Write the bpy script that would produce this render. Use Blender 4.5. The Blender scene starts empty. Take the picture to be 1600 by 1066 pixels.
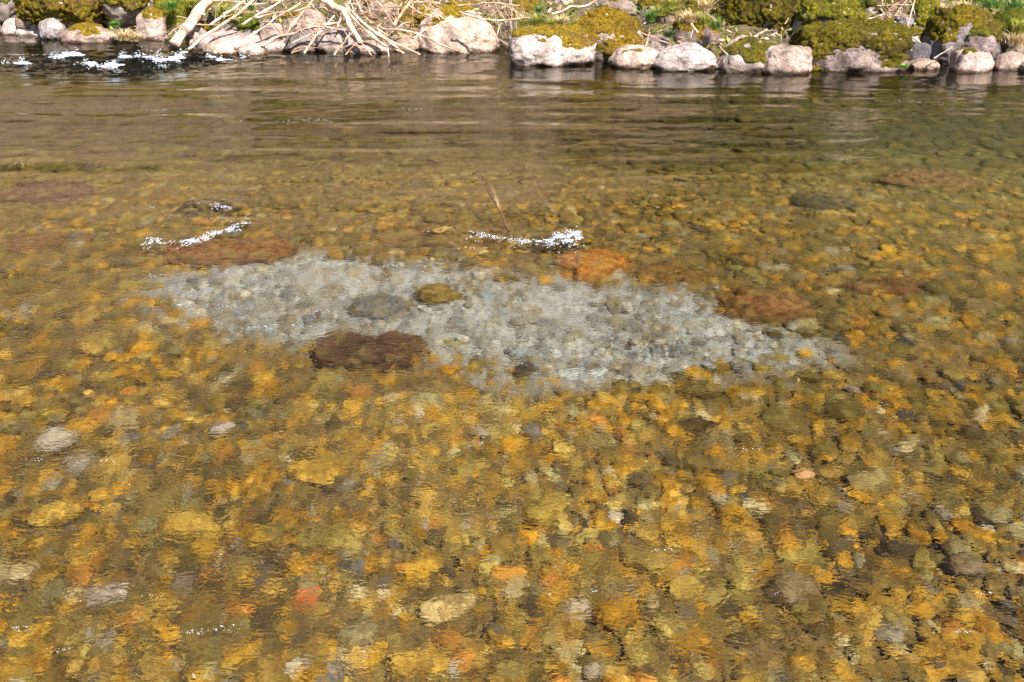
import bpy, math, random
import numpy as np
R = math.radians
sc = bpy.context.scene

# ---------------------------------------------------------------- camera, sky, sun, exposure
PITCH, HC, F = R(25.9), 2.2, 1555.0
SUN_EL, SUN_AZ = R(52), R(150)          # azimuth clockwise from +Y (the view direction)
cam = bpy.data.objects.new('camera', bpy.data.cameras.new('camera'))
sc.collection.objects.link(cam); sc.camera = cam
cam.location = (0, 0, HC); cam.rotation_euler = (math.pi/2 - PITCH, 0, 0)
cam.data.lens = 35; cam.data.clip_end = 600
w = bpy.data.worlds.new('World'); sc.world = w; w.use_nodes = True
wn = w.node_tree; sky = wn.nodes.new('ShaderNodeTexSky'); sky.sky_type = 'NISHITA'
sky.sun_disc = False; sky.sun_elevation = SUN_EL; sky.sun_rotation = SUN_AZ
wn.links.new(sky.outputs[0], wn.nodes['Background'].inputs[0])
wn.nodes['Background'].inputs[1].default_value = 0.075
sl = bpy.data.lights.new('sun', 'SUN'); sl.energy = 5.0; sl.angle = R(.53); sl.color = (1, .95, .88)
sl.cycles.is_caustics_light = True
so = bpy.data.objects.new('sun', sl); sc.collection.objects.link(so)
so.rotation_euler = (math.pi/2 - SUN_EL, 0, math.pi - SUN_AZ)
so.location = (6, -6, 12)
sc.view_settings.view_transform = 'Standard'; sc.view_settings.look = 'None'
sc.view_settings.exposure = 1.2; sc.view_settings.gamma = 1
sc.cycles.use_denoising = True
sc.cycles.max_bounces = 9; sc.cycles.sample_clamp_indirect = 6
sc.cycles.caustics_reflective = True; sc.cycles.caustics_refractive = True

# ---------------------------------------------------------------- helpers
cp, sp = math.cos(PITCH), math.sin(PITCH)
def ray(px, py):
    x, y = (px-800)/F, -(py-533)/F
    d = np.array([x, y*sp + cp, y*cp - sp]); return d/np.linalg.norm(d)
def at_z(px, py, z=0.0):
    d = ray(px, py); t = (z-HC)/d[2]; return np.array([0, 0, HC]) + d*t
def at_y(px, py, Y):
    d = ray(px, py); return np.array([0, 0, HC]) + d*(Y/d[1])
def ppm(Y, z=0.0):
    return F/(Y*cp + (HC-z)*sp)
def to_px(P):
    P = np.asarray(P, float); v = P - np.array([0, 0, HC])
    dep = v[..., 1]*cp - v[..., 2]*sp; up = v[..., 1]*sp + v[..., 2]*cp
    return 800 + F*v[..., 0]/dep, 533 - F*up/dep
def sstep(a, b, x):
    t = np.clip((x-a)/(b-a), 0, 1); return t*t*(3-2*t)
def depth(X, Y):
    D = .30 - .06*sstep(3.2, 4.6, Y) + .55*sstep(7.0, 9.8, Y) + .05*np.sin(X*.9+Y*.7)
    return D*(1 - .9*sstep(.9, -.6, Y)) - .5*sstep(.2, -1.6, Y)
def bed_pt(px, py):
    d = ray(px, py); s = at_z(px, py); k = 1/1.33
    c = -d[2]; c2 = math.sqrt(1 - k*k*(1-c*c))
    t = k*d + np.array([0, 0, k*c - c2])
    D = float(depth(s[0], s[1])) - .03
    return s + t*(D/-t[2])

def _h(ix, iy, iz, seed):
    n = (ix*374761393 + iy*668265263 + iz*1274126177 + seed*974634777) & 0xffffffff
    n = ((n ^ (n >> 13))*1274126177) & 0xffffffff
    n = ((n ^ (n >> 16))*2246822519) & 0xffffffff
    return ((n ^ (n >> 15)) & 0xffff)/32767.5 - 1
def vn(P, seed=0):
    P = np.asarray(P, float); i = np.floor(P).astype(np.int64); f = P - i; f = f*f*f*(f*(f*6-15)+10)
    r = 0
    for a in (0, 1):
        for b in (0, 1):
            for c in (0, 1):
                wt = (f[..., 0] if a else 1-f[..., 0])*(f[..., 1] if b else 1-f[..., 1])*(f[..., 2] if c else 1-f[..., 2])
                r = r + wt*_h(i[..., 0]+a, i[..., 1]+b, i[..., 2]+c, seed)
    return r
def fbm(P, seed=0, o=4):
    r = 0; a = 1.0; P = np.asarray(P, float)
    for k in range(o):
        r = r + a*vn(P, seed+k*7); P = P*2.03 + 11.3; a *= .5
    return r
def vn2(X, Y, seed): return vn(np.stack([X, Y, X*0+.37], -1), seed)

def mesh_np(name, co, faces, mat, smooth=True, cols=None):
    """faces: (n,k) int array"""
    me = bpy.data.meshes.new(name); co = np.ascontiguousarray(co, dtype=np.float32)
    k = faces.shape[1]
    me.vertices.add(len(co)); me.vertices.foreach_set('co', co.ravel())
    me.loops.add(faces.size); me.loops.foreach_set('vertex_index', faces.ravel().astype(np.int32))
    me.polygons.add(len(faces)); me.polygons.foreach_set('loop_start', np.arange(0, faces.size, k, dtype=np.int32))
    me.polygons.foreach_set('use_smooth', np.full(len(faces), smooth, dtype=bool))
    if cols is not None:
        at = me.attributes.new('Col', 'FLOAT_COLOR', 'POINT')
        at.data.foreach_set('color', np.concatenate([cols, np.ones((len(cols), 1))], 1).astype(np.float32).ravel())
    me.update(calc_edges=True)
    if mat: me.materials.append(mat)
    return me
def link(name, me, parent=None):
    o = bpy.data.objects.new(name, me); sc.collection.objects.link(o)
    if parent: o.parent = parent
    return o
def tag(o, label=None, cat=None, group=None, kind=None):
    if label: o['label'] = label
    if cat: o['category'] = cat
    if group: o['group'] = group
    if kind: o['kind'] = kind
    return o
def grid_faces(n, m):
    i = np.arange(n*m).reshape(n, m)
    return np.stack([i[:-1, :-1], i[:-1, 1:], i[1:, 1:], i[1:, :-1]], -1).reshape(-1, 4)

import bmesh
def ico(sub):
    bm = bmesh.new(); bmesh.ops.create_icosphere(bm, subdivisions=sub, radius=1)
    v = np.array([x.co[:] for x in bm.verts]); f = np.array([[l.index for l in q.verts] for q in bm.faces]); bm.free()
    return v, f
ICO = {k: ico(k) for k in (2, 3, 5, 6)}

# ---------------------------------------------------------------- materials
def newmat(name):
    m = bpy.data.materials.new(name); m.use_nodes = True; nt = m.node_tree
    return m, nt, nt.nodes['Principled BSDF']
def N(nt, t, **kw):
    n = nt.nodes.new(t)
    for k, v in kw.items():
        if hasattr(n, k): setattr(n, k, v)
        else: n.inputs[k.replace('_', ' ')].default_value = v
    return n
def noise(nt, vec, scale, detail=4, rough=.6, dist=0.0):
    n = nt.nodes.new('ShaderNodeTexNoise'); n.inputs['Scale'].default_value = scale
    n.inputs['Detail'].default_value = detail; n.inputs['Roughness'].default_value = rough
    n.inputs['Distortion'].default_value = dist; nt.links.new(vec, n.inputs['Vector']); return n.outputs['Fac']
def ramp(nt, fac, stops):
    r = nt.nodes.new('ShaderNodeValToRGB'); e = r.color_ramp.elements
    while len(e) < len(stops): e.new(.5)
    for s, (p, c) in zip(e, stops):
        s.position = p; s.color = (c if isinstance(c, tuple) else (c, c, c)) + (1,)
    nt.links.new(fac, r.inputs[0]); return r.outputs[0]
def mix(nt, fac, a, b, mode='MIX'):
    n = nt.nodes.new('ShaderNodeMix'); n.data_type = 'RGBA'; n.blend_type = mode
    for s, v in ((0, fac), (6, a), (7, b)):
        if isinstance(v, bpy.types.NodeSocket): nt.links.new(v, n.inputs[s])
        elif isinstance(v, (int, float)): n.inputs[s].default_value = v
        else: n.inputs[s].default_value = tuple(v) + (1,)
    return n.outputs[2]
def math_(nt, op, a, b=0.0, clamp=False):
    n = nt.nodes.new('ShaderNodeMath'); n.operation = op; n.use_clamp = clamp
    for s, v in ((0, a), (1, b)):
        if isinstance(v, bpy.types.NodeSocket): nt.links.new(v, n.inputs[s])
        else: n.inputs[s].default_value = v
    return n.outputs[0]
def bump(nt, h, strength, dist, normal=None):
    b = nt.nodes.new('ShaderNodeBump'); b.inputs['Strength'].default_value = strength
    b.inputs['Distance'].default_value = dist; nt.links.new(h, b.inputs['Height'])
    if normal: nt.links.new(normal, b.inputs['Normal'])
    return b.outputs[0]
def pos(nt): return nt.nodes.new('ShaderNodeNewGeometry').outputs['Position']
def objco(nt): return nt.nodes.new('ShaderNodeTexCoord').outputs['Object']

def cobble_material(name, by_object, film=((.11, .07, .018), .46, .66, .7)):
    m, nt, p = newmat(name); L = nt.links
    P = pos(nt)
    if by_object: base = nt.nodes.new('ShaderNodeObjectInfo').outputs['Color']
    else:
        a = nt.nodes.new('ShaderNodeAttribute'); a.attribute_name = 'Col'; base = a.outputs['Color']
    n1 = noise(nt, P, 22, 5, .7); n2 = noise(nt, P, 70, 4, .7); n3 = noise(nt, P, 7, 3, .6)
    c = mix(nt, ramp(nt, n1, [(.42, 0.0), (.6, 1.0)]), base, mix(nt, 1.0, base, (.34, .28, .19), 'MULTIPLY'))
    c = mix(nt, ramp(nt, n2, [(.52, 0.0), (.68, .75)]), c, mix(nt, 1.0, base, (1.9, 1.7, 1.2), 'MULTIPLY'))
    n5 = noise(nt, P, 190, 3, .7)
    c = mix(nt, ramp(nt, n5, [(.40, .7), (.52, 0.0)]), c, mix(nt, 1.0, base, (.35, .3, .25), 'MULTIPLY'))
    c = mix(nt, ramp(nt, n3, [(film[1], 0.0), (film[2], film[3])]), c, film[0])          # brown algae film
    L.new(c, p.inputs['Base Color']); p.inputs['Roughness'].default_value = .85
    p.inputs['Specular IOR Level'].default_value = .1
    L.new(bump(nt, n1, .5, .015, bump(nt, n2, .6, .006)), p.inputs['Normal'])
    return m
M_cob = cobble_material('cobble_stone', True); M_bedst = cobble_material('riverbed_stone', False)
M_sunk = cobble_material('sunken_rock', True, ((.22, .16, .05), .48, .62, .55))

m, nt, p = newmat('riverbed_silt'); P = pos(nt)
n1 = noise(nt, P, 5, 5, .7); n2 = noise(nt, P, 60, 4, .8)
v = N(nt, 'ShaderNodeTexVoronoi', Scale=42.0); nt.links.new(P, v.inputs['Vector'])
a = nt.nodes.new('ShaderNodeAttribute'); a.attribute_name = 'Col'
c = mix(nt, n1, mix(nt, 1.0, a.outputs['Color'], (.6, .55, .5), 'MULTIPLY'), mix(nt, 1.0, a.outputs['Color'], (1.3, 1.25, 1.2), 'MULTIPLY'))
c = mix(nt, v.outputs['Color'], mix(nt, 1.0, c, (.35, .3, .3), 'MULTIPLY'), mix(nt, 1.0, c, (1.7, 1.6, 1.4), 'MULTIPLY'))
nt.links.new(c, p.inputs['Base Color']); p.inputs['Roughness'].default_value = .9
nt.links.new(bump(nt, v.outputs['Distance'], .7, .02), p.inputs['Normal']); M_silt = m

def rock_material():
    m, nt, p = newmat('granite_rock'); L = nt.links; P = pos(nt); O = objco(nt)
    tint = nt.nodes.new('ShaderNodeObjectInfo').outputs['Color']
    n1 = noise(nt, O, 5, 6, .7); n2 = noise(nt, O, 45, 4, .75); n3 = noise(nt, O, 14, 5, .7, .8)
    c = mix(nt, ramp(nt, n1, [(.38, 0.0), (.58, 1.0)]), (.21, .165, .14), (.58, .475, .42))
    c = mix(nt, ramp(nt, n2, [(.40, .8), (.52, 0.0)]), c, (.14, .11, .10))
    c = mix(nt, ramp(nt, n3, [(.52, 0.0), (.66, .6)]), c, (.33, .25, .15))           # lichen stain
    c = mix(nt, 1.0, c, tint, 'MULTIPLY')
    z = nt.nodes.new('ShaderNodeSeparateXYZ'); L.new(P, z.inputs[0])
    wob = noise(nt, P, 9, 4, .6)
    h = math_(nt, 'ADD', z.outputs[2], math_(nt, 'MULTIPLY', math_(nt, 'SUBTRACT', wob, .5), .14))
    wet = ramp(nt, math_(nt, 'MULTIPLY', h, 5.0), [(.0, 1.0), (.08, .9), (.22, 0.0)])   # wet, algae-stained waterline band
    c = mix(nt, wet, c, mix(nt, 1.0, c, (.20, .15, .09), 'MULTIPLY'))
    L.new(c, p.inputs['Base Color'])
    L.new(ramp(nt, wet, [(0, .85), (1, .3)]), p.inputs['Roughness'])
    L.new(bump(nt, n3, .55, .035, bump(nt, n2, .6, .012)), p.inputs['Normal'])
    return m
M_rock = rock_material()

def moss_material():
    m, nt, p = newmat('moss'); L = nt.links; O = objco(nt)
    tint = nt.nodes.new('ShaderNodeObjectInfo').outputs['Color']
    n1 = noise(nt, O, 4.5, 5, .7, .5); n2 = noise(nt, O, 30, 4, .8); n3 = noise(nt, O, 90, 3, .8)
    c = ramp(nt, n1, [(.3, (.10, .11, .012)), (.46, (.27, .22, .022)), (.6, (.42, .31, .03)), (.74, (.20, .15, .035))])
    c = mix(nt, ramp(nt, n2, [(.42, .85), (.58, 0.0)]), c, (.06, .05, .014))
    c = mix(nt, ramp(nt, n3, [(.55, 0.0), (.7, .5)]), c, (.55, .45, .12))
    n4 = noise(nt, O, 2.6, 6, .75, 1.0)
    c = mix(nt, ramp(nt, n4, [(.50, 0.0), (.60, .75)]), c, (.15, .10, .055))
    c = mix(nt, 1.0, c, tint, 'MULTIPLY')
    L.new(c, p.inputs['Base Color']); p.inputs['Roughness'].default_value = 1
    p.inputs['Specular IOR Level'].default_value = .1
    L.new(bump(nt, n2, 1.0, .05, bump(nt, n3, .9, .02)), p.inputs['Normal'])
    return m
M_moss = moss_material()

def wood_material():
    m, nt, p = newmat('bleached_wood'); L = nt.links; O = objco(nt)
    tint = nt.nodes.new('ShaderNodeObjectInfo').outputs['Color']
    n1 = noise(nt, O, 7, 4, .6); n2 = noise(nt, O, 60, 3, .7)
    c = mix(nt, ramp(nt, n1, [(.38, 0.0), (.58, 1.0)]), (.78, .68, .57), (.36, .25, .17))
    c = mix(nt, ramp(nt, n2, [(.4, .5), (.55, 0.0)]), c, (.22, .14, .09))
    c = mix(nt, 1.0, c, tint, 'MULTIPLY')
    L.new(c, p.inputs['Base Color']); p.inputs['Roughness'].default_value = .8
    L.new(bump(nt, n2, .5, .006), p.inputs['Normal']); return m
M_wood = wood_material()

def grass_material():
    m, nt, p = newmat('grass_blade'); L = nt.links; O = objco(nt)
    tint = nt.nodes.new('ShaderNodeObjectInfo').outputs['Color']
    n1 = noise(nt, O, 25, 3, .7)
    c = mix(nt, 1.0, mix(nt, n1, (.6, .6, .6), (1.3, 1.25, 1.0)), tint, 'MULTIPLY')
    L.new(c, p.inputs['Base Color']); p.inputs['Roughness'].default_value = .6; return m
M_grass = grass_material()

m, nt, p = newmat('bank_soil'); P = pos(nt)
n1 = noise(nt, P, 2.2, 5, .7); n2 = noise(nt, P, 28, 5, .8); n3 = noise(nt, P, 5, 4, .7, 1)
c = mix(nt, ramp(nt, n1, [(.4, 0.0), (.6, 1.0)]), (.11, .07, .05), (.32, .21, .165))  # dark low soil stands in for shade in the gaps between boulders
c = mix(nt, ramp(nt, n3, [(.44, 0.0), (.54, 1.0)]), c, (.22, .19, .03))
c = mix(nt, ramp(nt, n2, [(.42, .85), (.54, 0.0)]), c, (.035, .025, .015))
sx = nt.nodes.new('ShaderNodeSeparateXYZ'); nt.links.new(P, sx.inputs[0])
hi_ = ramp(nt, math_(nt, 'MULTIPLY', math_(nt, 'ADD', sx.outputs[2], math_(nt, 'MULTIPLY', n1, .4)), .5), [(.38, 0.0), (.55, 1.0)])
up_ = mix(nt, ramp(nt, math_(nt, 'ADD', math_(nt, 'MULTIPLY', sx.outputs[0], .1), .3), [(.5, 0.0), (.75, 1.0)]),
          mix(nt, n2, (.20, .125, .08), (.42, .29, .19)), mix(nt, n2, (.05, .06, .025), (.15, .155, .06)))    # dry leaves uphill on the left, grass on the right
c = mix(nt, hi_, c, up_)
nt.links.new(c, p.inputs['Base Color']); p.inputs['Roughness'].default_value = .95
nt.links.new(bump(nt, n2, 1.0, .06), p.inputs['Normal']); M_soil = m

m, nt, p = newmat('leaf_litter'); a = nt.nodes.new('ShaderNodeAttribute'); a.attribute_name = 'Col'
nt.links.new(a.outputs['Color'], p.inputs['Base Color']); p.inputs['Roughness'].default_value = .8; M_litter = m

m, nt, p = newmat('foam_and_glints'); p.inputs['Base Color'].default_value = (.78, .84, .93, 1)
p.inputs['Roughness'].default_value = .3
nt.links.new(ramp(nt, noise(nt, pos(nt), 90, 4, .7), [(.35, .12), (.62, .9)]), p.inputs['Alpha']); M_foam_glint = m

m, nt, p = newmat('woodland_leaves'); O = objco(nt)
c = mix(nt, noise(nt, O, 1.2, 4, .7), (.03, .05, .012), (.12, .13, .03))
nt.links.new(c, p.inputs['Base Color']); p.inputs['Roughness'].default_value = .7; M_leaf = m

# water: refracting and reflecting surface 
m = bpy.data.materials.new('river_water'); m.use_nodes = True; nt = m.node_tree
nt.nodes.remove(nt.nodes['Principled BSDF'])
g = nt.nodes.new('ShaderNodeBsdfGlass'); g.inputs['Roughness'].default_value = 0.0; g.inputs['IOR'].default_value = 1.33
P = pos(nt)
def wvec(sx, sy, rot):
    mp = nt.nodes.new('ShaderNodeMapping'); mp.inputs['Scale'].default_value = (sx, sy, 1)
    mp.inputs['Rotation'].default_value = (0, 0, R(rot)); nt.links.new(P, mp.inputs['Vector']); return mp.outputs[0]
h1 = noise(nt, wvec(14, 26, 24), 1, 1, .35, 1.3)
h2 = noise(nt, wvec(50, 88, -22), 1, 0, .5, 1.3)
h3 = noise(nt, wvec(22, 36, -42), 1, 0, .5, 1.2)
h4 = noise(nt, wvec(34, 54, 40), 1, 0, .5, 1.3)
hh = math_(nt, 'ADD', math_(nt, 'ADD', math_(nt, 'MULTIPLY', h1, 1.9), math_(nt, 'MULTIPLY', h4, .62)), math_(nt, 'ADD', math_(nt, 'MULTIPLY', h2, .22), math_(nt, 'MULTIPLY', h3, .8)))
sy = nt.nodes.new('ShaderNodeSeparateXYZ'); nt.links.new(P, sy.inputs[0])
calm = ramp(nt, math_(nt, 'DIVIDE', sy.outputs[1], 14.0), [(.0, .9), (.16, 1.0), (.40, 1.0), (.58, .16)])     # the far channel runs smoother
patchy = ramp(nt, noise(nt, wvec(1.6, 2.6, 8), 1, 2, .5), [(.35, .45), (.65, 1.25)])
hh = math_(nt, 'MULTIPLY', hh, math_(nt, 'MULTIPLY', calm, patchy))
WB = bump(nt, hh, 1.0, .0026)
nt.links.new(WB, g.inputs['Normal'])
nt.links.new(g.outputs[0], nt.nodes['Material Output'].inputs['Surface'])
g.inputs['Color'].default_value = (1.0, .98, .90, 1)
M_water = m

# ---------------------------------------------------------------- far bank profile
WL_PX = [(-400, 66), (0, 65), (100, 66), (205, 68), (300, 80), (400, 82), (500, 78), (600, 80), (700, 80), (790, 82),
         (830, 96), (960, 99), (1110, 106), (1200, 111), (1400, 108), (1500, 111), (1600, 113), (2000, 118)]
_wl = np.array([at_z(a, b)[:2] for a, b in WL_PX])
def Ywl(x): return np.interp(x, _wl[:, 0], _wl[:, 1])
SLOPE = .36
def bank_z(X, Y):
    t = Y - Ywl(X) - .5
    z = np.where(t < 0, t*.8, np.minimum(t, 1.8)*SLOPE + np.clip(t-1.8, 0, 10)*.72 + np.clip(t-11.8, 0, 99)*.3)
    return z

xs = np.concatenate([np.linspace(-40, -10, 25)[:-1], np.linspace(-10, 10, 330), np.linspace(10, 40, 25)[1:]])
ts = np.concatenate([np.linspace(-1.3, 2.8, 110), np.linspace(2.9, 60, 70)])
X, T = np.meshgrid(xs, ts); Y = Ywl(X) + T
Z = bank_z(X, Y) + .07*fbm(np.stack([X*2, Y*2, X*0], -1), 3, 5)*(T > -.8) + .35*vn2(X*.35, Y*.35, 9)*sstep(2, 8, T)
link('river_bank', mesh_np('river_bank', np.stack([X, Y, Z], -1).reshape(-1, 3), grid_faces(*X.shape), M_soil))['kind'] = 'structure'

xs = np.concatenate([np.linspace(-40, -9, 12)[:-1], np.linspace(-9, 9, 260), np.linspace(9, 40, 12)[1:]])
ys = np.concatenate([np.linspace(-20, -1, 8)[:-1], np.linspace(-1, 16, 260)])
X, Y = np.meshgrid(xs, ys)
Z = -depth(X, Y) - .03 + .02*fbm(np.stack([X*3, Y*3, X*0], -1), 5, 4)
PATCH = np.array([(205, 440), (300, 405), (420, 398), (510, 385), (640, 400), (780, 422), (900, 432), (1000, 440), (1100, 455), (1130, 495),
                  (1240, 520), (1310, 548), (1250, 582), (1080, 600), (930, 598), (800, 592), (730, 575), (660, 545), (560, 525), (430, 520), (320, 500), (230, 475)], float)
def in_poly(x, y, P):
    r = np.zeros(np.shape(x), bool); j = len(P)-1
    for i in range(len(P)):
        c = ((P[i, 1] > y) != (P[j, 1] > y)) & (x < (P[j, 0]-P[i, 0])*(y-P[i, 1])/(P[j, 1]-P[i, 1]+1e-9)+P[i, 0])
        r ^= c; j = i
    return r
PB = np.array([bed_pt(*q)[:2] for q in PATCH])
fr = sum(in_poly(X + .2*vn2(X*2, Y*2, 21) + .16*math.cos(a_) , Y + .14*vn2(X*2, Y*2, 22) + .1*math.sin(a_), PB)*1.0 for a_ in np.linspace(0, 6.28, 9)[:-1])/8
fr = (sstep(0, 1, fr)*(.8 + .3*vn2(X*3, Y*5, 24)))[..., None]
bc = fr*np.array([.33, .40, .49]) + (1-fr)*(np.array([.14, .10, .032])*(1-.7*sstep(7.4, 9.6, Y))[..., None])  # far bed colour darkened in place of light absorbed by the deep channel
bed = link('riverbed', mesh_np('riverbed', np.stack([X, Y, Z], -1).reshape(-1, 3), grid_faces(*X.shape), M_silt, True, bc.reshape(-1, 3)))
bed['kind'] = 'structure'; bed.cycles.is_caustics_receiver = True

# ---------------------------------------------------------------- water surface
FOAM = [  # pixel polyline, thickness px, bump height m
    ([(232, 378), (270, 382), (310, 378), (345, 364), (385, 350)], 7, .035),
    ([(735, 368), (790, 377), (835, 378), (870, 380), (905, 368)], 8, .04),
    ([(862, 378), (885, 368), (912, 376)], 14, .05),
    ([(118, 99), (160, 103), (190, 107)], 8, .055),
    ([(185, 97), (205, 91), (225, 97)], 13, .075),
    ([(225, 101), (262, 97), (292, 90)], 13, .09),
    ([(-30, 100), (15, 99), (50, 102)], 5, .06),
    ([(78, 89), (100, 88), (118, 84), (125, 88)], 5, .06),
    ([(320, 90), (350, 92), (385, 90)], 3, .04),
    ([(290, 317), (330, 321), (360, 326)], 3, .03),
]
DARKBUMP = []
vrow = 1.35*(16.5/1.35)**np.linspace(0, 1, 1150)
vrow = np.concatenate([[-12, -3, -.5, .4, .9, 1.15], vrow, [18, 30]])
u = np.concatenate([[-3.4, -1.6, -1.0], np.linspace(-.78, .78, 1150), [1.0, 1.6, 3.4]])
Yw = np.repeat(vrow[:, None], len(u), 1); Xw = np.maximum(np.abs(Yw), 6.0*(Yw < 1) + 1.35*(Yw >= 1))*u[None]
Zw = np.zeros_like(Xw)
for L_, an, amp, seed, rot in ((1.1, 2.2, .015, 1, .1), (.55, 2.2, .011, 2, -.2), (.27, 2.6, .0062, 3, .2), (.14, 2.3, .0042, 4, -.35), (.075, 2.0, .0024, 6, .45), (.045, 1.8, .00085, 12, -.5)):
    c_, s_ = math.cos(rot), math.sin(rot)
    A = (Xw*c_ + Yw*s_)/(L_*an); B = (-Xw*s_ + Yw*c_)/L_
    wx = .5*vn2(A*.7, B*.7, seed+40)
    mod = .65 + .5*vn2(Xw*.5, Yw*.8, seed+80)
    Zw += amp*vn2(A + wx, B + wx*1.3, seed)*mod
Zw += .0105*sstep(6.0, 8, Yw)*(vn2(Xw/1.5, Yw/.3 + .4*vn2(Xw, Yw, 60), 61) + .5*vn2(Xw/.8, Yw/.15, 62))
for pts, th, hb in FOAM:
    P2 = np.array([at_z(*q)[:2] for q in pts])
    dmin = np.full(Xw.shape, 9.0)
    for a, b in zip(P2[:-1], P2[1:]):
        ab = b-a; t = np.clip(((Xw-a[0])*ab[0] + (Yw-a[1])*ab[1])/(ab@ab), 0, 1)
        dmin = np.minimum(dmin, np.hypot((Xw-a[0]-t*ab[0])*.8, (Yw-a[1]-t*ab[1])*.8))
    s = .11 if P2[0, 1] < 9 else .28
    e = np.exp(-(dmin/s)**2)
    Zw += hb*(1 if s > .2 else .55)*e*(.55 + .5*vn2(Xw*9, Yw*14, 77) + .2*vn2(Xw*24, Yw*30, 78)) - hb*.3*np.exp(-(dmin/(s*2.2))**2)
water = link('river_water', mesh_np('river_water', np.stack([Xw, Yw, Zw], -1).reshape(-1, 3), grid_faces(*Xw.shape), M_water))
water['kind'] = 'structure'; water.cycles.is_caustics_caster = True
def water_z(x, y):
    j = np.abs(vrow-y).argmin(); i = np.abs(Xw[j]-x).argmin(); return Zw[j, i]

# ---------------------------------------------------------------- stones of the bed
def stone_shape(sub, seed, flat):
    v, f = ICO[sub]; rg = np.random.default_rng(seed)
    q = v*(1 + .16*fbm(v*1.3+seed, seed, 3))[:, None]
    for k in range(7):
        n = rg.normal(size=3); n /= np.linalg.norm(n); d = rg.uniform(.5, .85)
        s = q@n; q = q - np.where(s > d, (s-d)*.93, 0)[:, None]*n
    q *= 1 + .03*vn(q*5, seed+3)[:, None]
    q = q*np.array([1, rg.uniform(.65, .95), flat]); return q/np.abs(q[:, 0]).max(), f
SH = {2: [stone_shape(2, 100+k, .55) for k in range(10)], 3: [stone_shape(3, 200+k, random.Random(k).uniform(.4, .65)) for k in range(14)]}
PAL = np.array([(.52, .32, .045), (.64, .35, .035), (.42, .29, .075), (.30, .24, .07), (.24, .19, .06), (.16, .12, .05), (.10, .075, .04),
                (.36, .33, .27), (.62, .52, .30), (.12, .11, .11), (.5, .24, .05), (.30, .27, .14)])
PALN = ['ochre', 'amber', 'tan', 'olive', 'olive brown', 'brown', 'dark brown', 'grey', 'cream', 'slate black', 'orange', 'khaki']
PW = np.array([.20, .13, .15, .14, .12, .08, .04, .03, .025, .03, .035, .06]); PW /= PW.sum()
rg = np.random.default_rng(7)
def scatter(n, y0, y1, s0, s1, pw):
    Y = np.sqrt(rg.uniform((y0+1)**2, (y1+1)**2, n)) - 1
    hw = (Y*cp + 1)*.5145*1.18 + .3
    X = rg.uniform(-1, 1, n)*hw
    S = s0*(s1/s0)**(rg.uniform(0, 1, n)**pw)
    return X, Y, S
sets = [scatter(10500, 1.5, 4.2, .014, .072, 1.7), scatter(10500, 4.0, 8.0, .024, .088, 1.8), scatter(4200, 7.8, 12.4, .05, .17, 1.6), scatter(300, 1.7, 9, .075, .125, 1.4)]
SX = np.concatenate([s[0] for s in sets]); SY = np.concatenate([s[1] for s in sets]); SS = np.concatenate([s[2] for s in sets])
SUBS = np.where(SY < 4.6, 3, 2); SUBS[SS > .1] = 3
ci = rg.choice(len(PAL), len(SX), p=PW); col = PAL[ci]*rg.uniform(.58, 1.5, (len(SX), 1))
inp = in_poly(SX + .2*vn2(SX*2, SY*2, 21) + rg.normal(0, .13, len(SX)), SY + .14*vn2(SX*2, SY*2, 22) + rg.normal(0, .07, len(SX)), PB)
pale = np.array([(.42, .43, .42), (.48, .46, .40), (.38, .41, .44), (.32, .38, .46), (.52, .54, .54), (.42, .40, .33), (.24, .28, .33), (.42, .46, .50)])
pi_ = rg.integers(0, len(pale), len(SX)); col[inp] = (pale[pi_]*rg.uniform(.62, 1.2, (len(SX), 1)))[inp]
SS[inp] *= .8
# patches of the bed differ in hue: greener to the right and far away, browner on the left; far ones darkened for light lost in deep water
zone = vn2(SX*.6, SY*.6, 31)
col[~inp] *= (.95 + .4*zone + .25*vn2(SX*2.3, SY*3, 33))[~inp][:, None]
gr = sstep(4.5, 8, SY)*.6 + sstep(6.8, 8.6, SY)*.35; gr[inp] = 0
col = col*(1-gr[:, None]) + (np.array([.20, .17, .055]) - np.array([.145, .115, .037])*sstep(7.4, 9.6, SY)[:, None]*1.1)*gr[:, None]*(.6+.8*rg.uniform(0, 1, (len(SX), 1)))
lum = col.max(1); col *= np.where(lum > .52, .52/lum, 1)[:, None]
SZ = -depth(SX, SY) - .02 + rg.uniform(-.2, .35, len(SX))*SS*.7
rotz = rg.uniform(0, 6.283, len(SX)); tilt = rg.normal(0, .22, len(SX)); tilt2 = rg.normal(0, .22, len(SX))

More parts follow.
